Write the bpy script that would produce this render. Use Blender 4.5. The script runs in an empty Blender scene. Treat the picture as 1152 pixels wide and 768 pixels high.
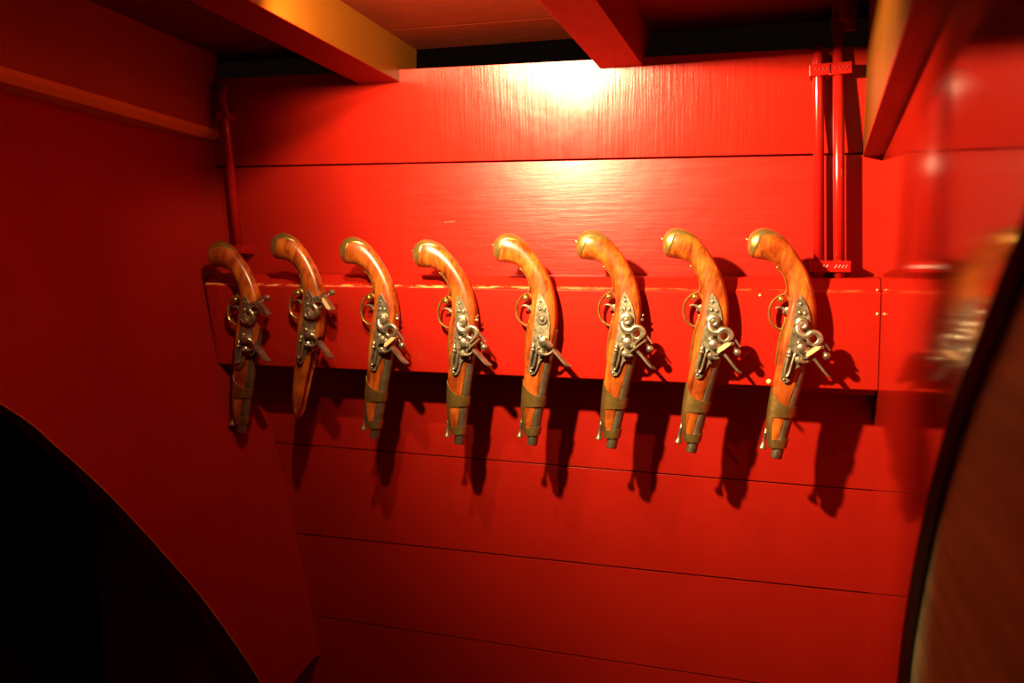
import bpy, bmesh, math, random
from math import sin, cos, pi, radians, atan2, sqrt
from mathutils import Vector, Matrix
random.seed(4)
C = bpy.context.scene.collection

# ------------------------------------------------------------------ camera
F = 1070.0; YAW = atan2(339, F); PITCH = atan2(44.4, F); ROLL = math.atan(.016)
CAM = Vector((0, -1.7, 0))
fw = Vector((-sin(YAW)*cos(PITCH), cos(YAW)*cos(PITCH), -sin(PITCH)))
r0 = Vector((cos(YAW), sin(YAW), 0)); u0 = r0.cross(fw)
rt = r0*cos(ROLL) + u0*sin(ROLL); up = u0*cos(ROLL) - r0*sin(ROLL)
cd = bpy.data.cameras.new('camera'); cam = bpy.data.objects.new('camera', cd); C.objects.link(cam)
m = Matrix((rt, up, -fw)).transposed().to_4x4(); m.translation = CAM
cam.matrix_world = m
cd.lens = F/1152*36; cd.sensor_width = 36; cd.clip_start = .01
cd.dof.use_dof = True; cd.dof.focus_distance = 1.66; cd.dof.aperture_fstop = 3.2
bpy.context.scene.camera = cam

def at(px, py, n, d):
    """point where the sight line through a pixel meets the plane n.p = d"""
    r = fw + rt*((px-576)/F) + up*((384-py)/F)
    n = Vector(n); t = (d - n.dot(CAM))/n.dot(r)
    return CAM + r*t
def atY(px, py, y=0.0): return at(px, py, (0, 1, 0), y)
def atX(px, py, x): return at(px, py, (1, 0, 0), x)

# ------------------------------------------------------------------ world, lights, exposure
sc = bpy.context.scene
sc.view_settings.view_transform = 'Standard'; sc.view_settings.look = 'None'
sc.view_settings.exposure = 0.0; sc.view_settings.gamma = 1.0
sc.view_settings.use_curve_mapping = False
w = bpy.data.worlds.new('world'); sc.world = w; w.use_nodes = True
w.node_tree.nodes['Background'].inputs[0].default_value = (1, .45, .2, 1)
w.node_tree.nodes['Background'].inputs[1].default_value = .003

def spot(name, loc, target, watts, angle, blend, size, col):
    l = bpy.data.lights.new(name, 'SPOT'); l.energy = watts; l.color = col
    l.spot_size = radians(angle); l.spot_blend = blend; l.shadow_soft_size = size
    o = bpy.data.objects.new(name, l); C.objects.link(o); o.location = loc
    o.rotation_euler = (Vector(target)-Vector(loc)).to_track_quat('-Z', 'Y').to_euler()
    return o
WARM = (1, .68, .34)
spot('spot_lamp', (-.62, -.75, .431), (-.13, 0, .41), 200, 134, 1.0, .020, WARM)
spot('second_spot_lamp', (-.69, -.53, .455), (-.70, 0, .22), 20, 122, 1.0, .010, WARM)

# ------------------------------------------------------------------ helpers
def mesh_obj(name, bm, mat=None, parent=None, smooth=False, bevel=0, seg=2, autos=None):
    bmesh.ops.recalc_face_normals(bm, faces=bm.faces)
    me = bpy.data.meshes.new(name); bm.to_mesh(me); bm.free()
    if mat: me.materials.append(mat)
    if smooth:
        for p in me.polygons: p.use_smooth = True
    o = bpy.data.objects.new(name, me); C.objects.link(o)
    if parent: o.parent = parent
    if bevel:
        b = o.modifiers.new('bevel', 'BEVEL'); b.width = bevel; b.segments = seg; b.limit_method = 'ANGLE'; b.angle_limit = radians(40)
    return o
def tag(o, label=None, cat=None, group=None, kind=None):
    if label: o['label'] = label
    if cat: o['category'] = cat
    if group: o['group'] = group
    if kind: o['kind'] = kind
    return o
def prism(bm, pts, ext):
    """closed polygon pts (Vectors) swept by vector ext"""
    a = [bm.verts.new(p) for p in pts]; b = [bm.verts.new(Vector(p)+Vector(ext)) for p in pts]
    n = len(a)
    bm.faces.new(a); bm.faces.new(b[::-1])
    for i in range(n): bm.faces.new((a[i], b[i], b[(i+1) % n], a[(i+1) % n]))
def hexa(bm, q, ext): prism(bm, [Vector(p) for p in q], ext)
def box(bm, lo, hi):
    x0, y0, z0 = lo; x1, y1, z1 = hi
    prism(bm, [Vector((x0, y0, z0)), Vector((x1, y0, z0)), Vector((x1, y0, z1)), Vector((x0, y0, z1))], (0, y1-y0, 0))
def crom(P, n):
    """Catmull-Rom through tuples"""
    out = []
    for i in range(len(P)-1):
        p0 = P[max(i-1, 0)]; p1 = P[i]; p2 = P[i+1]; p3 = P[min(i+2, len(P)-1)]
        for k in range(n):
            t = k/n
            out.append(tuple(.5*((2*b) + (-a+c)*t + (2*a-5*b+4*c-d)*t*t + (-a+3*b-3*c+d)*t**3) for a, b, c, d in zip(p0, p1, p2, p3)))
    out.append(tuple(P[-1])); return out
def skin(bm, rings, closed=True, capA=True, capB=True):
    V = [[bm.verts.new(p) for p in r] for r in rings]
    for a, b in zip(V, V[1:]):
        n = len(a)
        for i in range(n if closed else n-1):
            j = (i+1) % n
            bm.faces.new((a[i], a[j], b[j], b[i]))
    if closed and capA: bm.faces.new(V[0][::-1])
    if closed and capB: bm.faces.new(V[-1])
    return V
def tube(bm, pts, rad, n=12, cap=True, flat=1.0, side=None):
    """tube along pts (Vectors); rad number or list; side = direction scaled by flat"""
    pts = [Vector(p) for p in pts]; rings = []
    ref = Vector(side) if side else None
    for i, p in enumerate(pts):
        t = (pts[min(i+1, len(pts)-1)] - pts[max(i-1, 0)]).normalized()
        if ref is not None: a = (ref - t*ref.dot(t)).normalized()
        else:
            a = t.orthogonal().normalized(); ref = a
        ref_ = a; b = t.cross(a)
        r = rad[i] if isinstance(rad, (list, tuple)) else rad
        rings.append([p + a*(r*flat*cos(2*pi*k/n)) + b*(r*sin(2*pi*k/n)) for k in range(n)])
        if side is None: ref = a
    skin(bm, rings, True, cap, cap)
def lathe(bm, prof, o, axis, n=20):
    """prof: list of (r, h) from base along axis"""
    o = Vector(o); ax = Vector(axis).normalized(); a = ax.orthogonal().normalized(); b = ax.cross(a)
    skin(bm, [[o + ax*h + a*(max(r, 1e-5)*cos(2*pi*k/n)) + b*(max(r, 1e-5)*sin(2*pi*k/n)) for k in range(n)] for r, h in prof])
def ball(bm, c, r, n=16, sc_=(1, 1, 1)):
    mt = Matrix.Translation(Vector(c)) @ Matrix.Diagonal((r*sc_[0], r*sc_[1], r*sc_[2], 1))
    bmesh.ops.create_uvsphere(bm, u_segments=n, v_segments=max(6, n//2), radius=1, matrix=mt)

# ------------------------------------------------------------------ materials
def newmat(name):
    mt = bpy.data.materials.new(name); mt.use_nodes = True
    nt = mt.node_tree; b = nt.nodes['Principled BSDF']
    return mt, nt, b
def N(nt, t, **kw):
    n = nt.nodes.new(t)
    for k, v in kw.items():
        if k in n.inputs: n.inputs[k].default_value = v
        else: setattr(n, k, v)
    return n
def coords(nt, scale=(1, 1, 1), rnd=False):
    tc = N(nt, 'ShaderNodeTexCoord'); mp = N(nt, 'ShaderNodeMapping'); mp.inputs['Scale'].default_value = scale
    nt.links.new(tc.outputs['Object'], mp.inputs['Vector'])
    if rnd:
        oi = N(nt, 'ShaderNodeObjectInfo'); nt.links.new(oi.outputs['Random'], mp.inputs['Location'])
    return mp.outputs['Vector']
def noise(nt, vec, scale, detail=4, rough=.55, dist=0):
    n = N(nt, 'ShaderNodeTexNoise'); n.inputs['Scale'].default_value = scale; n.inputs['Detail'].default_value = detail
    n.inputs['Roughness'].default_value = rough; n.inputs['Distortion'].default_value = dist
    nt.links.new(vec, n.inputs['Vector']); return n.outputs['Fac']
def ramp(nt, fac, stops):
    r = N(nt, 'ShaderNodeValToRGB'); e = r.color_ramp.elements
    e[0].position, e[0].color = stops[0][0], stops[0][1]+(1,)
    e[1].position, e[1].color = stops[-1][0], stops[-1][1]+(1,)
    for p, c in stops[1:-1]:
        q = e.new(p); q.color = c+(1,)
    nt.links.new(fac, r.inputs['Fac']); return r.outputs['Color']
def bump(nt, b, h, strength, dist, prev=None):
    n = N(nt, 'ShaderNodeBump'); n.inputs['Strength'].default_value = strength; n.inputs['Distance'].default_value = dist
    nt.links.new(h, n.inputs['Height'])
    if prev is not None: nt.links.new(prev, n.inputs['Normal'])
    nt.links.new(n.outputs['Normal'], b.inputs['Normal']); return n.outputs['Normal']
def paint(name, base, dark, rough, grain=(1, 1, 12), gscale=14, gstr=.25, lump=.3, coat=.0, spec=.5, fine=None, cgrain=None):
    mt, nt, b = newmat(name)
    v = coords(nt); vg = coords(nt, grain)
    col = ramp(nt, noise(nt, coords(nt, cgrain) if cgrain else v, 5, 5, .6), [(.25, dark), (.75, base)])
    nt.links.new(col, b.inputs['Base Color'])
    b.inputs['Roughness'].default_value = rough
    b.inputs['Specular IOR Level'].default_value = spec
    b.inputs['Coat Weight'].default_value = coat; b.inputs['Coat Roughness'].default_value = rough*.6
    n1 = bump(nt, b, noise(nt, vg, gscale, 6, .6), gstr, .0008)
    n1 = bump(nt, b, noise(nt, v, 9, 3, .5), lump, .004, n1)
    if fine: bump(nt, b, noise(nt, coords(nt, fine), 30, 4, .6), .35, .0005, n1)
    # slight variation of gloss
    rr = N(nt, 'ShaderNodeMapRange'); rr.inputs['To Min'].default_value = rough*.8; rr.inputs['To Max'].default_value = rough*1.3
    nt.links.new(noise(nt, vg, 7, 4), rr.inputs['Value']); nt.links.new(rr.outputs[0], b.inputs['Roughness'])
    return mt
RED = (.34, .0105, .0045); RED2 = (.28, .0075, .0035)
m_red = paint('red_gloss_paint', RED, RED2, .30, spec=.22, grain=(1, 1, 14), gscale=12, gstr=.35, lump=.25)
m_redtop = paint('red_gloss_paint_ribbed', RED, RED2, .23, spec=.19, grain=(16, 1, .8), gscale=12, gstr=.5, lump=.25)
m_redside = paint('red_gloss_paint_smooth', RED, RED2, .085, gstr=.03, lump=.03, grain=(1, .4, 3), spec=.22)
m_redleft = paint('red_satin_paint', (.28, .008, .004), (.23, .006, .003), .45, spec=.15, gstr=.2, lump=.15, grain=(1, .4, 3))
m_redbeam = paint('red_beam_paint', (.24, .009, .004), (.19, .007, .003), .4, spec=.15, grain=(14, 1, 14))
m_pipe = paint('red_pipe_paint', (.34, .0075, .005), (.28, .006, .004), .2, gstr=.05, lump=.1)
m_ochre = paint('ochre_paint', (.13, .042, .003), (.10, .029, .002), .35, spec=.2, grain=(10, 1, 10), gstr=.3)
m_ochred = paint('aged_ochre_paint', (.30, .065, .012), (.24, .05, .01), .5, spec=.15, grain=(10, 1, 10), gstr=.3)
m_litworn = paint('lit_and_worn_ochre', (.60, .33, .05), (.5, .25, .035), .4, grain=(10, 1, 10), spec=.3)  # light painted into the clamp bevel; also worn paint on the arris
m_ceil = paint('brown_red_ceiling_paint', (.13, .016, .003), (.09, .011, .002), .5, spec=.15, grain=(1, 12, 1), gstr=.4)
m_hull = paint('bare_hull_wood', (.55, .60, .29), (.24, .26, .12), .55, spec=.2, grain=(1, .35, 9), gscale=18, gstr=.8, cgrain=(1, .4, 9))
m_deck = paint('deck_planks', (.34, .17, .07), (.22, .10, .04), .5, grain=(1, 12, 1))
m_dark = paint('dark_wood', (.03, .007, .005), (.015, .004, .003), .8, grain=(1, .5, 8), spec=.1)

def rack_mat():
    mt, nt, b = newmat('scuffed_red_rack_paint')
    v = coords(nt); vg = coords(nt, (1, 1, 14))
    col = ramp(nt, noise(nt, v, 5, 5, .6), [(.25, RED2), (.75, RED)])
    # worn pale paint along the upper front arris
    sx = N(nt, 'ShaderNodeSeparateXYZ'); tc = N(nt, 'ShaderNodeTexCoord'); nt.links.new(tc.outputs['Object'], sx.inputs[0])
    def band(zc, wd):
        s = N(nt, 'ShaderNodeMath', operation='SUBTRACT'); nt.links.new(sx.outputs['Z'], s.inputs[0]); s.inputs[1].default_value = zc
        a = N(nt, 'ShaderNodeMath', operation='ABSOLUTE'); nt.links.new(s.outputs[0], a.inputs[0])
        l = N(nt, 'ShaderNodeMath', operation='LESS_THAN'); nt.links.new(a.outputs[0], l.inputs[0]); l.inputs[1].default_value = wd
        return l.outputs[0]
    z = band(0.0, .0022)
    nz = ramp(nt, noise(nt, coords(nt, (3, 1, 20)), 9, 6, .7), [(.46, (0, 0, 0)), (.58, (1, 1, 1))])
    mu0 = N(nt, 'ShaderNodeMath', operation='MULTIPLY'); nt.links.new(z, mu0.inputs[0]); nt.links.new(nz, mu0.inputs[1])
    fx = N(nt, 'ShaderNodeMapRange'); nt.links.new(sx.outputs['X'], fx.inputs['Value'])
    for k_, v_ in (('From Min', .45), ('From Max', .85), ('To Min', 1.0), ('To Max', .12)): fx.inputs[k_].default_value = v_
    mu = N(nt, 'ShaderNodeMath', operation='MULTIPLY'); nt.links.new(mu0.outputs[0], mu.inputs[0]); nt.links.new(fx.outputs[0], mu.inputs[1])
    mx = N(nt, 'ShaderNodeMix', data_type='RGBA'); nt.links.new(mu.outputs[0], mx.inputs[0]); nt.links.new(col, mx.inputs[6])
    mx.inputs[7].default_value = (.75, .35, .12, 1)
    nt.links.new(mx.outputs[2], b.inputs['Base Color'])
    b.inputs['Roughness'].default_value = .33; b.inputs['Specular IOR Level'].default_value = .12
    n1 = bump(nt, b, noise(nt, vg, 12, 6, .6), .35, .0008)
    bump(nt, b, noise(nt, v, 9, 3), .25, .004, n1)
    return mt
m_rack = rack_mat()

def metal(name, a, c, rough, sc_=60, strg=.25):
    mt, nt, b = newmat(name); v = coords(nt, rnd=True)
    nt.links.new(ramp(nt, noise(nt, v, sc_, 5, .65), [(.3, a), (.7, c)]), b.inputs['Base Color'])
    b.inputs['Metallic'].default_value = .85; b.inputs['Roughness'].default_value = rough
    bump(nt, b, noise(nt, v, 180, 4), strg, .0006)
    return mt
m_steel = metal('aged_steel', (.20, .18, .12), (.62, .56, .41), .32)
m_plate = metal('engraved_steel', (.09, .08, .05), (.52, .47, .32), .40, 140, .6)
m_barrel = metal('grey_barrel_steel', (.15, .13, .08), (.33, .28, .18), .42)
m_brass = metal('polished_brass', (.42, .27, .06), (.62, .44, .13), .27)
m_bronze = metal('tarnished_brass', (.22, .14, .035), (.40, .26, .07), .40, 80, .5)
mt, nt, b = newmat('flint_leather'); b.inputs['Base Color'].default_value = (.80, .52, .26, 1); b.inputs['Roughness'].default_value = .5; m_flint = mt
mt, nt, b = newmat('pale_chipped_paint'); b.inputs['Base Color'].default_value = (.85, .55, .25, 1); b.inputs['Roughness'].default_value = .5; m_chip = mt
def wood():
    mt, nt, b = newmat('varnished_walnut'); v = coords(nt, (1, 1, .16), rnd=True)
    f = noise(nt, v, 90, 6, .65, .6)
    c1 = ramp(nt, f, [(.30, (.10, .018, .003)), (.45, (.34, .072, .008)), (.68, (.56, .155, .018))])
    big = ramp(nt, noise(nt, coords(nt, rnd=True), 26, 3), [(.36, (.55, .38, .3)), (.6, (1, 1, 1))])
    mx = N(nt, 'ShaderNodeMix', data_type='RGBA', blend_type='MULTIPLY'); mx.inputs[0].default_value = 1.0
    nt.links.new(c1, mx.inputs[6]); nt.links.new(big, mx.inputs[7]); nt.links.new(mx.outputs[2], b.inputs['Base Color'])
    b.inputs['Roughness'].default_value = .30; b.inputs['Coat Weight'].default_value = .25; b.inputs['Coat Roughness'].default_value = .2
    bump(nt, b, f, .15, .0006); return mt
m_wood = wood()

# ------------------------------------------------------------------ room shell
FLOOR = -1.35
# left side wall leans and curves like a ship's side; x of its face at height z and depth y
LC = [(.62, -1.235), (.356, -1.2), (.18, -1.172), (.063, -1.153), (.01, -1.142), (-.137, -1.098), (-.315, -1.036), (-.5, -.989), (-.646, -.954), (-.8, -.918), (-1.4, -.80)]
def lx(z, y=0.0):
    x = LC[-1][1]
    for (z0, x0), (z1, x1) in zip(LC, LC[1:]):
        if z >= z1: x = x0+(x1-x0)*(z-z0)/(z1-z0); break
    return x - .045*(1-math.exp(-abs(y)/.09))
RX = atY(984, 450).x
def atL(px, py):
    r = fw + rt*((px-576)/F) + up*((384-py)/F); lo, hi = .2, 4.0
    for _ in range(50):
        t = (lo+hi)/2; p = CAM+r*t
        if p.x > lx(p.z, p.y): lo = t
        else: hi = t
    return CAM+r*lo
def side_wall(name, xf, low, mat, y_far, top, thick, nz=26):
    """low: list of (y, z) of the lower edge, y rising to 0; the face is a smooth grid"""
    ys = []
    for (a, za), (b_, zb_) in zip(low, low[1:]):
        k = max(1, int(abs(b_-a)/.03)); ys += [(a+(b_-a)*i/k, za+(zb_-za)*i/k) for i in range(k)]
    ys.append(low[-1])
    bm = bmesh.new()
    A = [[bm.verts.new((xf(z0+(top-z0)*j/nz, y), y, z0+(top-z0)*j/nz)) for j in range(nz+1)] for y, z0 in ys]
    B = [[bm.verts.new(v.co+Vector((thick, 0, 0))) for v in c] for c in A]
    n = len(ys)
    for i in range(n-1):
        for j in range(nz):
            bm.faces.new((A[i][j], A[i+1][j], A[i+1][j+1], A[i][j+1])); bm.faces.new((B[i][j], B[i][j+1], B[i+1][j+1], B[i+1][j]))
        bm.faces.new((A[i][0], B[i][0], B[i+1][0], A[i+1][0])); bm.faces.new((A[i][nz], A[i+1][nz], B[i+1][nz], B[i][nz]))
    for j in range(nz):
        bm.faces.new((A[0][j], A[0][j+1], B[0][j+1], B[0][j])); bm.faces.new((A[-1][j], B[-1][j], B[-1][j+1], A[-1][j+1]))
    bmesh.ops.recalc_face_normals(bm, faces=bm.faces)
    me = bpy.data.meshes.new(name); bm.to_mesh(me); bm.free(); me.materials.append(mat)
    for p in me.polygons: p.use_smooth = True
    me.set_sharp_from_angle(angle=radians(35))
    o = bpy.data.objects.new(name, me); C.objects.link(o); tag(o, kind='structure'); return o

mt, nt, b = newmat('pale_scratch'); b.inputs['Base Color'].default_value = (.62, .16, .06, 1); b.inputs['Roughness'].default_value = .35; m_scr = mt
# back wall: broad boards with their real slightly sloping joints
def seam(p, q):
    a = atY(*p); b_ = atY(*q); s = (b_.z-a.z)/(b_.x-a.x)
    return lambda x: a.z + s*(x-a.x)
XL, XR = -1.75, RX+.02
sT = seam((453, 80.5), (920, 57)); s1 = seam((265, 187), (960, 172)); s1b = seam((350, 325), (985, 314))
sA = seam((313, 498), (985, 552)); sB = seam((345, 601), (985, 668)); sC = seam((350, 692), (620, 733))
sD = lambda x: sC(x)-.22; sE = lambda x: FLOOR
bm = bmesh.new()
S = [sT, s1, s1b, sA, sB, sC, sD, sE]
for i in range(len(S)-1):
    g = (0, .0030, .0012, .0010, .0014, .0010, .0010, .0010)[i]
    a, b_ = S[i], S[i+1]
    yt = .0; yb = .0
    tk = .03
    if i == 0: yt, yb = -.016, .004        # top board leans forward, tilted to lift the lamp highlight
    q = [(XL, yb, b_(XL)+.0012), (XR, yb, b_(XR)+.0012), (XR, yt, a(XR)-g), (XL, yt, a(XL)-g)]
    hexa(bm, q, (0, tk, 0))
# thin backing behind the joints
bm.faces.ensure_lookup_table()
for f in bm.faces[:6]: f.material_index = 1
for path in ([(608, 209), (620, 203), (634, 195), (649, 187)], [(654, 216), (660, 212), (664, 208)], [(588, 190), (592, 189)], [(700, 222), (712, 220)], [(500, 250), (512, 249)]):
    k0 = len(bm.faces); tube(bm, [atY(x, y, -.0001) for x, y in path], .0007, 6); bm.faces.ensure_lookup_table()
    for f in bm.faces[k0:]: f.material_index = 2
wb = mesh_obj('wall_back', bm, m_red, bevel=.0016); wb.data.materials.append(m_redtop); wb.data.materials.append(m_scr); tag(wb, kind='structure')
bm = bmesh.new(); hexa(bm, [(XL, .11, FLOOR), (XR, .11, FLOOR), (XR, .11, sT(XR)-.03), (XL, .11, sT(XL)-.03)], (0, .02, 0))
tag(mesh_obj('wall_back_lining', bm, m_dark), kind='structure')

# right side wall with its sweeping cut-out
arcR = [(1152, 240), (1128, 300), (1094.6, 391), (1070, 458.5), (1046, 544), (1030.6, 617), (1018, 690), (1009, 768)]
P = [atX(x, y, RX) for x, y in arcR]
pp = [(p.y, p.z) for p in P]
CEIL = .50
curve = crom([(-2.3, .62), (-1.75, .35), (-1.42, .185)]+pp+[(-.44, -.72), (-.36, -1.0), (-.30, FLOOR)], 4)
curve = [c for c in curve if c[1] < CEIL-.01]
side_wall('wall_right', lambda z, y: RX, curve+[(0, FLOOR)], m_redside, 0, CEIL+.02, .0125)
bm = bmesh.new(); box(bm, (RX+.0135, -2.6, FLOOR), (RX+.08, .0, CEIL)); tag(mesh_obj('wall_right_hull', bm, m_hull), kind='structure')

# left side wall with its cut-out
arcL = [(0, 454), (66, 505), (132, 566.5), (185, 624), (233.5, 681), (286, 756), (305, 790)]
PL = [(p.y, p.z) for p in (atL(x, y) for x, y in arcL)]
curve = crom([(-1.9, .42), (-1.3, .22), (-.90, .035)]+PL, 5)+[(p.y, p.z) for p in (atL(322, 780), atL(352, 741))]
curve.append((0, curve[-1][1]+.004))
arris = [c for c in curve if c[0] < -.03]
side_wall('wall_left', lx, curve, m_redleft, 0, CEIL+.02, -.035)
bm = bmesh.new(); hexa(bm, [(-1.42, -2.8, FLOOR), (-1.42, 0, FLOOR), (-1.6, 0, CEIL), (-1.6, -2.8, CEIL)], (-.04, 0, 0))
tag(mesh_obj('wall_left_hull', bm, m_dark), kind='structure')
bm = bmesh.new(); box(bm, (-2.2, -2.8, FLOOR-.04), (RX+.15, .07, FLOOR)); tag(mesh_obj('floor', bm, m_deck), kind='structure')

# ceiling boards (run across the beams)
bm = bmesh.new()
zc = atY(471, 55, .06).z
ys = [.065, -.075, -.31, -.55, -.80, -1.05, -1.3, -1.6, -1.9, -2.2, -2.6]
for a, b_ in zip(ys, ys[1:]):
    box(bm, (-2.1, b_+.0015, zc), (RX+.1, a, zc+.03))
tag(mesh_obj('ceiling', bm, m_ceil, bevel=.002), kind='structure')
CEILZ = zc

# deck beams: each runs out from over the back wall towards the room
def beam(name, px0, px1, py, yl, yr, mats, label, yend=.065):
    a = atY(px0, py[0]); b_ = atY(px1, py[1]); z = (a.z+b_.z)/2
    r = tag(bpy.data.objects.new(name, None), label, 'beam', 'deck beams under the ceiling'); C.objects.link(r)
    r.location = (a.x, 0, z)
    bm = bmesh.new(); box(bm, (0, -2.6, 0), (b_.x-a.x, yend, .0012))
    u = mesh_obj('beam_underside', bm, mats[0], r, bevel=.002); u['label'] = mats[2]
    bm = bmesh.new(); box(bm, (0, -2.6, .0012), (b_.x-a.x, yend, CEILZ-z+.0))
    mesh_obj('beam_body', bm, mats[1], r)
    return r
beam('ceiling_beam', 409, 453, (97, 94), 0, 0, (m_redbeam, m_ochre, 'red underside'), 'ochre-sided ceiling beam with a dark red underside, left of the bright lamp glare')
beam('ceiling_beam', 677, 725, (79, 77), 0, 0, (m_redbeam, m_redbeam, 'red underside'), 'all-red ceiling beam running over the middle of the pistols')

# worn arris of the left cut-out
bm = bmesh.new(); tube(bm, [(lx(z, y)+.0002, y, z+.0006) for y, z in arris[:-1]], .0011, 6)
tag(mesh_obj('trim_5', bm, m_litworn, smooth=True), kind='structure')

# clamps along the two side walls
bm = bmesh.new()
zb = atY(241, 157).z; x0 = -1.196
zt2 = CEILZ
def run_left(name, prof, mat):
    bm = bmesh.new(); skin(bm, [[Vector((x, y, z)) for x, z in prof] for y in (0, -1.3, -2.6)])
    tag(mesh_obj(name, bm, mat, bevel=.001), kind='structure')
run_left('trim_1', [(x0-.09, zb+.018), (x0+.016, zb+.018), (x0+.012, zt2), (x0-.09, zt2)], m_ochred)
run_left('trim_4', [(x0-.09, zb-.002), (x0+.006, zb-.002), (x0+.020, zb+.009), (x0+.018, zb+.018), (x0-.09, zb+.018)], m_litworn)  # clamp's lit lower bevel, its light put into a paler ochre
zr = atY(972, 176).z; xr = atY(971, 176).x
bm = bmesh.new(); box(bm, (xr, -2.6, zr+.006), (RX+.02, 0, CEILZ)); tag(mesh_obj('trim_2', bm, m_ochre), kind='structure')
bm = bmesh.new(); box(bm, (xr, -2.6, zr), (RX+.02, 0, zr+.006)); tag(mesh_obj('trim_3', bm, m_redbeam), kind='structure')

# ------------------------------------------------------------------ rack board
RD = .080
zf = atY(600, 326, -RD).z; zbk = atY(600, 312, -.045).z; zlo = atY(600, 425, -RD).z
def rk(px, py): return atY(px, py, -RD)
tl, tr_, bl, br = rk(229, 328), rk(990, 317), rk(245, 412), rk(990, 437.5)
rr_ = tag(bpy.data.objects.new('pistol_rack', None), 'long red wooden rack board across the back wall that the pistols hang on', 'rack'); C.objects.link(rr_)
zf = (tl.z+tr_.z)/2; zl = (bl.z+br.z)/2
rr_.location = (tl.x, 0, zf)
Lr = RX-.0005-tl.x
bm = bmesh.new()
xl0 = 0; xlb = lx(zl)+.0 - tl.x
def prof_rack(x, dz0=0):
    return [Vector((x, 0, .026)), Vector((x, -.050, .021)), Vector((x, -.056, .017)), Vector((x, -RD+.004, .0)), Vector((x, -RD, -.004)), Vector((x, -RD, zl-zf+.002)), Vector((x, -RD+.004, zl-zf)), Vector((x, 0, zl-zf))]
A = [bm.verts.new(p) for p in prof_rack(0)]; B = [bm.verts.new(p) for p in prof_rack(Lr)]
for v in A[4:]: v.co.x = bl.x - tl.x          # left end cut to the lean of the side wall
A[0].co.x = A[1].co.x = A[2].co.x = -.004
nn = len(A)
bm.faces.new(A); bm.faces.new(B[::-1])
for i in range(nn): bm.faces.new((A[i], B[i], B[(i+1) % nn], A[(i+1) % nn]))
rb = mesh_obj('board', bm, m_rack, rr_, bevel=.0008)
bm = bmesh.new()
box(bm, (bl.x-tl.x+.004, -.062, zl-zf-.008), (Lr-.002, -.0, zl-zf+.0)); mesh_obj('cleat', bm, m_red, rr_)
for (px, py, r) in [(855, 332, .0022), (865, 429, .0042), (333, 411.5, .0022), (990, 353, .0022), (302, 333, .002), (316, 334.5, .0016), (990, 326, .0016)]:  # cream paint chips and small holes, built as raised discs
    p = rk(min(px, 987), py); bm = bmesh.new(); lathe(bm, [(r, -.001), (r, .0006), (r*.6, .0012), (0, .0014)], p-rr_.location, (0, -1, 0), 12)
    mesh_obj('chip_hole_mark', bm, m_pipe if px < 320 else m_chip, rr_, smooth=True)

# ------------------------------------------------------------------ painted conduits and clamps
def conduit(pts, r, label, ylen=None):
    bm = bmesh.new(); tube(bm, pts, r, 16)
    o = mesh_obj('conduit_pipe', bm, m_pipe, smooth=True); return tag(o, label, 'pipe', 'painted conduit pipes')
PR = .0088; PY = -.028
def pv(px, py): return atY(px, py, PY)
a = pv(921.5, 318); b_ = pv(920.5, 70)
top = [Vector(t) for t in crom([tuple(b_), (b_.x, PY+.004, b_.z+.012), (b_.x, PY+.03, b_.z+.03), (b_.x, PY+.07, b_.z+.036)], 5)]
conduit([a]+top, PR, 'red painted pipe, left one of the pair by the right wall')
a2 = pv(944, 318); b2 = pv(943, 14)
conduit([a2, pv(943.6, 200), b2], PR*1.06, 'red painted pipe, right one of the pair, running up to the ceiling fitting')
aL = pv(269, 284); mL = pv(252, 118)
eL = [Vector(t) for t in crom([tuple(mL), tuple(pv(250, 106)), tuple(pv(249, 98)+Vector((0, .012, 0))), tuple(pv(249, 94)+Vector((0, .05, 0)))], 5)]
conduit([aL]+eL, PR*.95, 'thin red pipe in the dark left corner above the first pistol')
def saddle(px, py, wpx, hpx, label, tilt=0, depth=.028):
    c = pv(px, py); s = 1/620
    W_, H_ = wpx*s/2, hpx*s/2
    r = tag(bpy.data.objects.new('pipe_clamp', None), label, 'pipe clamp', 'painted pipe clamps'); C.objects.link(r); r.location = (c.x, 0, c.z)
    bm = bmesh.new(); box(bm, (-W_, PY-.0125, -H_), (W_, .0, H_)); body = mesh_obj('clamp_block', bm, m_pipe, r, bevel=.0012)
    bm = bmesh.new()
    for k in range(4):
        x = -W_*.5 + k*W_*.33
        tube(bm, [(x, PY-.0128, -H_*.25), (x+W_*.2, PY-.0128, H_*.25)], .0008, 6)
        tube(bm, [(x, PY-.0128, H_*.25), (x+W_*.2, PY-.0128, -H_*.25)], .0008, 6)
    mesh_obj('embossed_mark', bm, m_pipe, r)
    bm = bmesh.new(); ball(bm, (-W_*.0, PY-.012, H_), .0016, 10); mesh_obj('screw', bm, m_pipe, r, smooth=True)
    r.rotation_euler = (0, tilt, 0)
    return r
saddle(923, 80, 22, 12, 'upper pipe clamp on the left pipe of the right-hand pair', -.05)
saddle(945.5, 78.5, 22, 12, 'upper pipe clamp on the right pipe of the right-hand pair', -.05)
saddle(923, 300, 21, 12, 'lower pipe clamp on the left pipe, just above the rack')
saddle(945, 300, 21, 12, 'lower pipe clamp on the right pipe, just above the rack')
saddle(253, 131, 17, 9, 'upper pipe clamp on the pipe in the left corner')
saddle(270, 281, 20, 10, 'lower pipe clamp in the left corner, above the first pistol')
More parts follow.
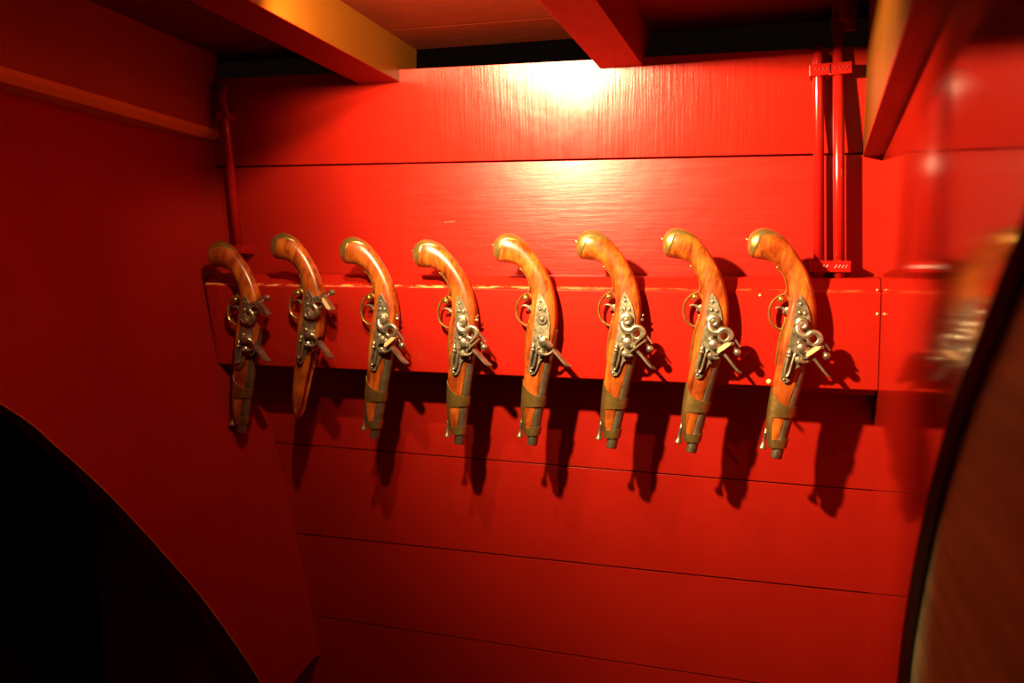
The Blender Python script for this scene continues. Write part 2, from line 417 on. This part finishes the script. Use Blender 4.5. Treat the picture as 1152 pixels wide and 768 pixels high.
# ceiling fitting the right pipe enters
c = pv(950, 20); r = tag(bpy.data.objects.new('conduit_fitting', None), 'dark red pipe fitting at the ceiling above the right pipe', 'pipe fitting'); C.objects.link(r); r.location = c
bm = bmesh.new(); box(bm, (-.020, .0, -.022), (.020, .016, .08)); mesh_obj('mounting_plate', bm, m_pipe, r, bevel=.003)
bm = bmesh.new(); tube(bm, [(0, -.002, -.008), (0, -.002, .08)], .011, 16); mesh_obj('capped_pipe', bm, m_pipe, r, smooth=False, bevel=.003)

# ------------------------------------------------------------------ flintlock pistol (drawn in side view, given real depth)
PYP = -RD-.0175               # plane of the pistols' middle
REF = atY(802, 366, PYP); T0 = .2
def L(X, Y):
    """side-view drawing coordinates -> local (u across, v along the barrel)"""
    p = atY(X, Y, PYP)-REF
    c_, s_ = cos(T0), sin(T0)
    # undo the tilt: pistol leans so the muzzle points down-left
    return (p.x*c_ - p.z*s_, p.x*s_ + p.z*c_)
def V3(X, Y, wd=0.0):
    u, v = L(X, Y); return Vector((u, -wd, v))
PX = (L(812, 366)[0]-L(802, 366)[0])/10*1.0/cos(T0)   # metres per drawing unit
# barrel axis
BM = (777.2, 508); BB = (812, 373)
def bcen(Y): t = (Y-BB[1])/(BM[1]-BB[1]); return BB[0]+(BM[0]-BB[0])*t
def brad(Y): t = (Y-BB[1])/(BM[1]-BB[1]); return (8.2-1.7*t)*PX

ST = [  # outer X,Y, inner X,Y, half thickness (m), squareness
 (746.2, 270, 745.6, 279, .0060, 2.0), (748.6, 264, 747.6, 284.8, .0115, 2.0), (753.5, 259.4, 751, 288.6, .0155, 2.0), (760.5, 256.8, 756, 290, .0175, 2.0),
 (768.5, 257.6, 762, 290.8, .0178, 2.0), (777.5, 261.8, 768.5, 292.2, .0168, 2.0), (786.5, 269.3, 775.5, 296, .0155, 2.1), (795.5, 279.8, 782, 302.8, .0146, 2.2),
 (804, 293, 787, 311.5, .0143, 2.3), (811, 307, 789.5, 320, .0145, 2.5), (816, 321, 790.3, 329, .0150, 2.7), (819, 336, 790, 338.5, .0158, 3.0),
 (820, 351, 788, 351.5, .0166, 3.6), (819, 366, 785, 366, .0170, 4.0), (816, 382, 781.6, 381.5, .0170, 4.0), (810.5, 398, 778.7, 397, .0166, 3.6),
 (804.5, 413, 776.2, 412, .0155, 3.2), (799.5, 431, 773.3, 430, .0140, 3.0), (794.5, 450, 770.3, 448, .0128, 2.8), (789.2, 470, 768, 468, .0116, 2.6),
 (785, 484, 768.5, 482, .0105, 2.4), (779, 492, 770.5, 490, .0080, 2.2), (775, 496, 772.5, 495, .0040, 2.0)]
STI = crom(ST, 5)
NT = 40
def sec(st, off=0.0, theta=None):
    """one cross-section ring of the stock"""
    ou, ov = L(st[0], st[1]); iu, iv = L(st[2], st[3])
    c = Vector(((ou+iu)/2, 0, (ov+iv)/2)); a = Vector(((ou-iu)/2, 0, (ov-iv)/2)); al = a.length
    a = a*((al+off)/al); wd = st[4]+off; e = 2/st[5]
    out = []
    for k in range(NT):
        t = 2*pi*k/NT if theta is None else theta
        ct, s_ = cos(t), sin(t)
        p = c + a*(math.copysign(abs(ct)**e, ct)) + Vector((0, -wd*math.copysign(abs(s_)**e, s_), 0))
        if theta is not None: return p
        out.append(p)
    return out
def groove(ring, st):
    Y = (st[1]+st[3])/2
    if Y < 392: return ring
    bc = V3(bcen(Y), Y); r = brad(Y)*1.02
    out = []
    for p in ring:
        d = Vector((p.x-bc.x, p.y-bc.y, 0))
        if d.length < r:
            # push down on to the channel that holds the barrel
            yy = max(-r, min(r, p.y)); p = Vector((bc.x - sqrt(max(r*r-yy*yy, 0)), p.y, p.z))
        out.append(p)
    return out
def m_make(name, bm, mat, smooth=True):
    bmesh.ops.recalc_face_normals(bm, faces=bm.faces)
    me = bpy.data.meshes.new(name); bm.to_mesh(me); bm.free(); me.materials.append(mat)
    for p in me.polygons: p.use_smooth = smooth
    if smooth:
        try: me.set_sharp_from_angle(angle=radians(38))
        except Exception: pass
    return me
M = {}
bm = bmesh.new(); skin(bm, [groove(sec(s), s) for s in STI]); M['stock'] = m_make('stock', bm, m_wood)
# brass butt cap: sleeve over the butt, long tongue up the back strap
def fidx(st_i): return max(0, min(len(STI)-1.001, st_i))
def lerp_st(t):
    t = fidx(t); i = int(t); f = t-i
    return tuple(a*(1-f)+b*f for a, b in zip(STI[i], STI[i+1]))
bm = bmesh.new(); NR = 16; cols = []
for k in range(NT*2):
    th = 2*pi*k/(NT*2); ct = cos(th)
    if ct > 0: tend = 15.5 + 14.5*max(0, (ct-.52)/.48)**.8 + 2.0*ct
    else: tend = 15.5 - 6.0*(-ct)**1.2
    cols.append([sec(lerp_st(tend*j/NR), .0011*(1 if j < NR else .2), th) for j in range(NR+1)])
VV = [[bm.verts.new(p) for p in c] for c in cols]
for k in range(len(VV)):
    a, b_ = VV[k], VV[(k+1) % len(VV)]
    for j in range(NR): bm.faces.new((a[j], a[j+1], b_[j+1], b_[j]))
bm.faces.new([c[0] for c in VV]); 
lathe(bm, [(.0022, -.002), (.0024, .001), (.0014, .003), (0, .0034)], V3(745.6, 269, 0), (V3(741, 266)-V3(748, 270)), 12)
M['butt_cap'] = m_make('butt_cap', bm, m_brass)

# lock plate, in the drawing's coordinates of the lock detail
def LK(x, y): return (740+x/6.98, 320+y/6.98)
WS = .0168
def K3(x, y, wd=0.0): X, Y = LK(x, y); return V3(X, Y, WS+wd)
plate = [(440, 66), (462, 100), (486, 145), (503, 200), (512, 260), (512, 330), (500, 420), (478, 520), (462, 580), (440, 606), (408, 624), (390, 655), (375, 692), (350, 728), (322, 733), (302, 718), (300, 680), (312, 600), (332, 520), (352, 440), (372, 350), (386, 270), (398, 190), (412, 120), (428, 82)]
bm = bmesh.new()
pts = [K3(x, y, -.0012) for x, y in plate]; prism(bm, pts, (0, -.0032, 0))
M['lock_plate'] = m_make('lock_plate', bm, m_plate, False)
S_ = PX/6.98*1.0
SCREWS = [(440, 135, 11), (433, 200, 15), (471, 206, 15), (320, 705, 9)]
for q, (x, y, r) in enumerate(SCREWS):
    bm = bmesh.new(); lathe(bm, [(r*S_*1.1, 0), (r*S_, .001), (r*S_*.7, .0022), (0, .0028)], K3(x, y, .0018), (0, -1, 0), 14)
    M['screw%d' % q] = m_make('screw', bm, m_steel)
# tumbler boss (seen bare where the cock is missing)
bm = bmesh.new(); bc0 = (448, 285)
lathe(bm, [(46*S_, 0), (46*S_, .002), (40*S_, .0032), (26*S_, .0032), (22*S_, .0022), (16*S_, .0022), (14*S_, .005), (10*S_, .0056), (7*S_, .0056), (6*S_, .004), (0, .004)], K3(*bc0, .0018), (0, -1, 0), 22)
M['tumbler'] = m_make('tumbler', bm, m_steel)
# cock
def sw(pts, rad, wds, n=12, flat=1.0):
    bm_pts = []
    q = crom([(x, y, wd, r) for (x, y), wd, r in zip(pts, wds, rad)], 5)
    return [K3(x, y, wd) for x, y, wd, r in q], [r*S_ for x, y, wd, r in q]
bm = bmesh.new()
lathe(bm, [(52*S_, 0), (54*S_, .003), (46*S_, .0065), (30*S_, .0075), (20*S_, .0065), (16*S_, .008), (0, .0085)], K3(*bc0, .002), (0, -1, 0), 22)
p_, r_ = sw([(418, 300), (424, 342), (452, 372), (492, 372), (520, 350), (560, 352), (590, 385), (588, 425)], [24, 31, 32, 27, 22, 20, 19, 17], [.006, .0065, .0075, .009, .010, .010, .010, .010])
tube(bm, p_, r_, 14)
ring = [K3(533+40*cos(t), 397+42*sin(t), .010) for t in [2*pi*k/28 for k in range(29)]]
tube(bm, ring, 13*S_, 10, side=(0, 1, 0))
# lower jaw, upper jaw, comb
def slab(bm, a, b_, w0, w1, th):
    """flat bar a->b (lock coords), reaching from depth w0 to w1, thick th (lock units)"""
    ax, ay = a; bx, by = b_; dx, dy = bx-ax, by-ay; l = sqrt(dx*dx+dy*dy); nx, ny = -dy/l*th/2, dx/l*th/2
    q = [(ax+nx, ay+ny), (bx+nx*.8, by+ny*.8), (bx+dx/l*th*.5, by+dy/l*th*.5), (bx-nx*.8, by-ny*.8), (ax-nx, ay-ny), (ax-dx/l*th*.4, ay-dy/l*th*.4)]
    prism(bm, [K3(x, y, w0) for x, y in q], (0, -(w1-w0), 0))
slab(bm, (545, 448), (598, 400), .001, .015, 22)
slab(bm, (478, 540), (608, 452), .000, .016, 15)
slab(bm, (486, 500), (590, 418), .000, .016, 17)
slab(bm, (578, 372), (654, 482), .005, .010, 14)
M['cock'] = m_make('cock', bm, m_steel, True)
bm = bmesh.new()
p0 = K3(588, 440, .008); p1 = K3(622, 508, .008)
tube(bm, [p0, p1], 9*S_, 10)
d = (K3(650, 552, .008)-p1).normalized()
lathe(bm, [(10*S_, -.004), (17*S_, -.003), (10*S_, -.0018), (14*S_, -.001), (27*S_, .0015), (31*S_, .0045), (26*S_, .008), (15*S_, .0095), (9*S_, .0105), (0, .011)], p1, d, 16)
M['jaw_screw'] = m_make('jaw_screw', bm, m_steel)
bm = bmesh.new()
fl = [(478, 522), (492, 492), (552, 452), (590, 450), (580, 470), (534, 504), (492, 530)]
prism(bm, [K3(x, y, .000) for x, y in fl], (0, -.0172, 0)); M['flint'] = m_make('flint', bm, m_flint, False)
# pan, frizzen, spring
bm = bmesh.new()
lathe(bm, [(38*S_, 0), (42*S_, .003), (42*S_, .010), (34*S_, .0145), (15*S_, .016), (0, .0163)], K3(452, 466, .0), (0, -1, 0), 20)
tube(bm, [K3(452, 466, .008), K3(500, 490, .008), K3(520, 515, .006)], [34*S_, 30*S_, 18*S_], 14)
ball(bm, K3(430, 430, .010), 24*S_)
M['flash_pan'] = m_make('flash_pan', bm, m_steel)
bm = bmesh.new()
lathe(bm, [(24*S_, 0), (30*S_, .002), (30*S_, .008), (18*S_, .010), (8*S_, .0104), (0, .009)], K3(428, 558, .001), (0, -1, 0), 18)
p_, r_ = sw([(430, 560), (468, 574), (500, 566), (532, 545)], [18, 13, 11, 10], [.008, .008, .007, .006]); tube(bm, p_, r_, 10)
# curved striking blade: a bent plate with width across the lock
bl_ = [(528, 536), (550, 560), (578, 596), (610, 638), (640, 672), (668, 690)]
bl_ = crom(bl_, 4); rings = []
for i, (x, y) in enumerate(bl_):
    f = i/(len(bl_)-1); hw = .0098 if f < .75 else .0098*sqrt(max(.05, 1-((f-.75)/.25)**2)); th = 11-5*f
    j = min(i+1, len(bl_)-1); k = max(i-1, 0); dx, dy = bl_[j][0]-bl_[k][0], bl_[j][1]-bl_[k][1]; l = sqrt(dx*dx+dy*dy); nx, ny = -dy/l*th, dx/l*th
    wc = .0015
    rings.append([K3(x+nx, y+ny, wc+hw), K3(x-nx, y-ny, wc+hw), K3(x-nx, y-ny, wc-hw), K3(x+nx, y+ny, wc-hw)])
skin(bm, rings)
M['frizzen'] = m_make('frizzen', bm, m_steel, False)
bm = bmesh.new()
p_, r_ = sw([(412, 508), (396, 520), (378, 580), (362, 640), (345, 676), (328, 672), (326, 640), (338, 590), (350, 545)], [7, 9, 10, 10, 10, 9, 9, 10, 11], [.005]*9)
tube(bm, p_, r_, 10, flat=1.5, side=(0, 1, 0))
ball(bm, K3(354, 528, .006), 17*S_); lathe(bm, [(8*S_, -.003), (15*S_, -.001), (15*S_, .001), (9*S_, .004), (0, .0075)], K3(358, 505, .005), K3(368, 460)-K3(358, 505), 12)
M['frizzen_spring'] = m_make('frizzen_spring', bm, m_steel)
# trigger guard and trigger (in the middle plane, below the stock)
bm = bmesh.new()
def G(pts, rad, n=10, flat=2.2, w_=0.0):
    q = crom([(x, y, r) for (x, y), r in zip(pts, rad)], 6)
    tube(bm, [V3(x, y, w_) for x, y, r in q], [r*PX*1.45 for x, y, r in q], n, flat=flat, side=(0, 1, 0))
G([(777.5, 299.5), (781.5, 303.5), (785.3, 310), (787.4, 317), (787.9, 323.5), (785.6, 328.2), (780, 330.6), (774.4, 335), (770.6, 341), (769, 350), (771.2, 359.5), (777.5, 365.6), (782, 367.6)],
  [.7, .75, .8, .8, .8, 1.0, 1.1, 1.0, 1.0, 1.0, 1.0, 1.1, 1.2])
G([(786.6, 355), (785.2, 361), (782.8, 370), (780.2, 383), (777.8, 397), (776.2, 407)], [.8, 1.1, 1.4, 1.4, 1.2, .7])
ball(bm, V3(777.3, 299.2), 1.3*PX); ball(bm, V3(781.8, 334.2), 4.0*PX, sc_=(1, 1.2, 1))
ball(bm, V3(786.4, 355), 1.4*PX)
G([(786, 329), (789, 332), (791, 338)], [1, 1, 1])
M['trigger_guard'] = m_make('trigger_guard', bm, m_brass)
bm = bmesh.new()
G([(790, 350), (786.5, 346.5), (783, 344), (779, 343), (776, 344)], [2.2, 1.7, 1.2, 1.0, .8], flat=1.6)
G([(789, 344), (785.5, 347), (784.5, 350)], [1.6, 1.5, 1.0], flat=1.5)
M['trigger'] = m_make('trigger', bm, m_steel)
# barrel with bore
bm = bmesh.new()
A0, A1 = V3(*BB), V3(*BM); ax = (A1-A0); Lb = ax.length
rb0, rb1 = brad(BB[1]), brad(BM[1])
lathe(bm, [(rb0*.6, -.004), (rb0, 0), (rb0, .02), (rb0*.97, .03), (rb1*1.02, Lb*.86), (rb1*.98, Lb-.0008), (rb1*.9, Lb), (rb1*.62, Lb), (rb1*.6, Lb-.03), (0, Lb-.03)], A0, ax, 28)
M['barrel'] = m_make('barrel', bm, m_barrel)
# band: two straps joined by a spine under the fore-end
def bsec(Y, t, off):
    i = 0
    # stock left edge and thickness at this Y
    for s, s2 in zip(STI, STI[1:]):
        if s[3] <= Y <= s2[3] and s[3] > 380:
            f = (Y-s[3])/(s2[3]-s[3]+1e-9); lxp = s[2]*(1-f)+s2[2]*f; wd = s[4]*(1-f)+s2[4]*f; break
    else: lxp, wd = 770.5, .0075
    if Y > 484: lxp = 768.4+(Y-484)*.22; 
    wd = max(wd, brad(Y)*.98)
    lf = V3(lxp-.5, Y).x - off; rg = V3(bcen(Y)+.35, Y+.3*0).x + brad(Y) + off
    vv_l = V3(lxp, Y).z; vv_r = V3(bcen(Y)+7, Y).z
    f = .5+.5*cos(t); e = .84
    cx = (lf+rg)/2; hx = (rg-lf)/2
    return Vector((cx+hx*math.copysign(abs(cos(t))**e, cos(t)), -(wd+off)*math.copysign(abs(sin(t))**e, sin(t)), vv_l*(1-f)+vv_r*f))
def strap(bm, y0, y1, ts, n=6, off=.0012):
    """grid between curves y0(f) and y1(f) with thickness"""
    lay = []
    for o_ in (off+.0005, off-.0012):
        lay.append([[bm.verts.new(bsec(y0(.5+.5*cos(t))*(1-j/n)+y1(.5+.5*cos(t))*j/n, t, o_)) for j in range(n+1)] for t in ts])
    A_, B_ = lay; closed = abs(ts[0]+2*pi-ts[-1]) < 1e-6 or False
    m_ = len(ts)
    for i in range(m_-1):
        for j in range(n):
            bm.faces.new((A_[i][j], A_[i+1][j], A_[i+1][j+1], A_[i][j+1])); bm.faces.new((B_[i][j], B_[i][j+1], B_[i+1][j+1], B_[i+1][j]))
        for j in (0, n): bm.faces.new((A_[i][j], B_[i][j], B_[i+1][j], A_[i+1][j]))
    for i in (0, m_-1):
        for j in range(n): bm.faces.new((A_[i][j], A_[i][j+1], B_[i][j+1], B_[i][j]))
bm = bmesh.new(); K_ = 48
full = [2*pi*k/K_ for k in range(K_+1)]
strap(bm, lambda f: 452-22*(1-f)**2.6, lambda f: 463+0*f, full, 10)
strap(bm, lambda f: 486.5+1.0*sin(pi*f), lambda f: 497-.5*f, full, 5)
sp = [pi-1.02+2.04*k/20 for k in range(21)]
bm2pts = []
strap(bm, lambda f: 462.0, lambda f: 488.0, sp, 12)
bmesh.ops.remove_doubles(bm, verts=bm.verts, dist=1e-6)
M['barrel_band'] = m_make('barrel_band', bm, m_bronze)
# ramrod
bm = bmesh.new()
a_, b_ = V3(772.5, 449), V3(762.8, 498); d = (b_-a_); l = d.length
lathe(bm, [(1.5*PX, 0), (1.5*PX, l*.62), (2.2*PX, l*.64), (2.2*PX, l*.66), (1.6*PX, l*.68), (1.9*PX, l*.84), (2.6*PX, l*.91), (3.9*PX, l*.965), (4.2*PX, l*.985), (4.0*PX, l), (0, l)], a_, d, 18)
M['ramrod'] = m_make('ramrod', bm, m_steel)
bm = bmesh.new(); lathe(bm, [(2.0*PX, -.002), (2.0*PX, .0015), (1.2*PX, .003), (0, .0034)], V3(820.5, 362, .006), (V3(822, 362)-V3(818, 361)), 12)
lathe(bm, [(.9*PX, -.002), (.9*PX, .0045), (0, .005)], V3(820.6, 358, .004), (V3(822, 357)-V3(818, 361)), 10)
M['tang_screw'] = m_make('tang_screw', bm, m_steel)

LABEL = ['flintlock pistol nearest the dark left wall, its cock drawn back, below the thin corner pipe',
 'flintlock pistol lacking its barrel and brass band, bare pointed wooden fore-end, cock drawn back',
 'flintlock pistol beside the one without a barrel, third from the left wall',
 'flintlock pistol fourth from the dark left wall, just left of the one missing its cock',
 'flintlock pistol whose cock is missing, bare round tumbler on its lock plate',
 'flintlock pistol right of the one whose cock is missing, sixth along the rack',
 'flintlock pistol second from the right end of the rack, next to last',
 'flintlock pistol at the right end of the rack, nearest the pair of red pipes']
ANCH = [((246, 273.5), (272, 484)), ((317.6, 268), None), ((395, 265.5), (421.5, 492.7)), ((476.6, 268.6), (516.5, 500)), ((568, 261), (598.5, 502)),
        ((662.5, 258), (687.5, 504.5)), ((761, 256.5), (777.2, 508)), ((857.6, 260), (872.5, 511.6))]
# facts that differ from pistol to pistol
COCKED = {0: 88, 1: 88}; NOCOCK = {4}; FLINT = {1, 2, 6, 7}; TANG = {2, 3, 5}
lb = Vector(L(761, 256.5)); lm = Vector(L(777.2, 508)); lt = Vector(L(774, 495))
for i, (pa, pb) in enumerate(ANCH):
    wa = atY(*pa, PYP)
    if pb is None: wbp = atY(335, 465, PYP); lref = lt
    else: wbp = atY(*pb, PYP); lref = lm
    dw = Vector((wbp.x-wa.x, wbp.z-wa.z)); dl = lref-lb
    phi = atan2(dw.x, dw.y)-atan2(dl.x, dl.y)
    print('PISTOL', i+1, 'scale', round(dw.length/dl.length, 3), 'phi', round(math.degrees(phi), 1))
    mid_w = Vector(((wa.x+wbp.x)/2, (wa.z+wbp.z)/2)); mid_l = (lb+lref)/2
    R = Matrix.Rotation(phi, 4, 'Y'); off = R @ Vector((mid_l.x, 0, mid_l.y))
    root = bpy.data.objects.new('flintlock_pistol', None); C.objects.link(root)
    root.rotation_euler = (0, phi, 0); root.location = (mid_w.x-off.x, PYP, mid_w.y-off.z)
    tag(root, LABEL[i], 'pistol', 'flintlock pistols hanging on the red rack')
    def add(name, parent=None):
        o = bpy.data.objects.new(name, M[name]); C.objects.link(o); o.parent = parent or root; return o
    for nme in ('stock', 'butt_cap', 'flash_pan', 'frizzen', 'frizzen_spring', 'trigger_guard', 'trigger'): add(nme)
    lp = add('lock_plate')
    for q in range(4): add('screw%d' % q, lp).name = 'screw'
    if i in NOCOCK: add('tumbler', lp)
    else:
        ck = add('cock'); add('jaw_screw', ck)
        if i in FLINT: add('flint', ck)['label'] = 'cream leather-wrapped flint'
        if i in COCKED:
            c0 = K3(*bc0); ck.matrix_local = Matrix.Translation(c0) @ Matrix.Rotation(radians(-COCKED[i]), 4, 'Y') @ Matrix.Translation(-c0)
    if i in TANG: add('tang_screw')
    if i != 1:
        add('barrel'); add('barrel_band'); add('ramrod')
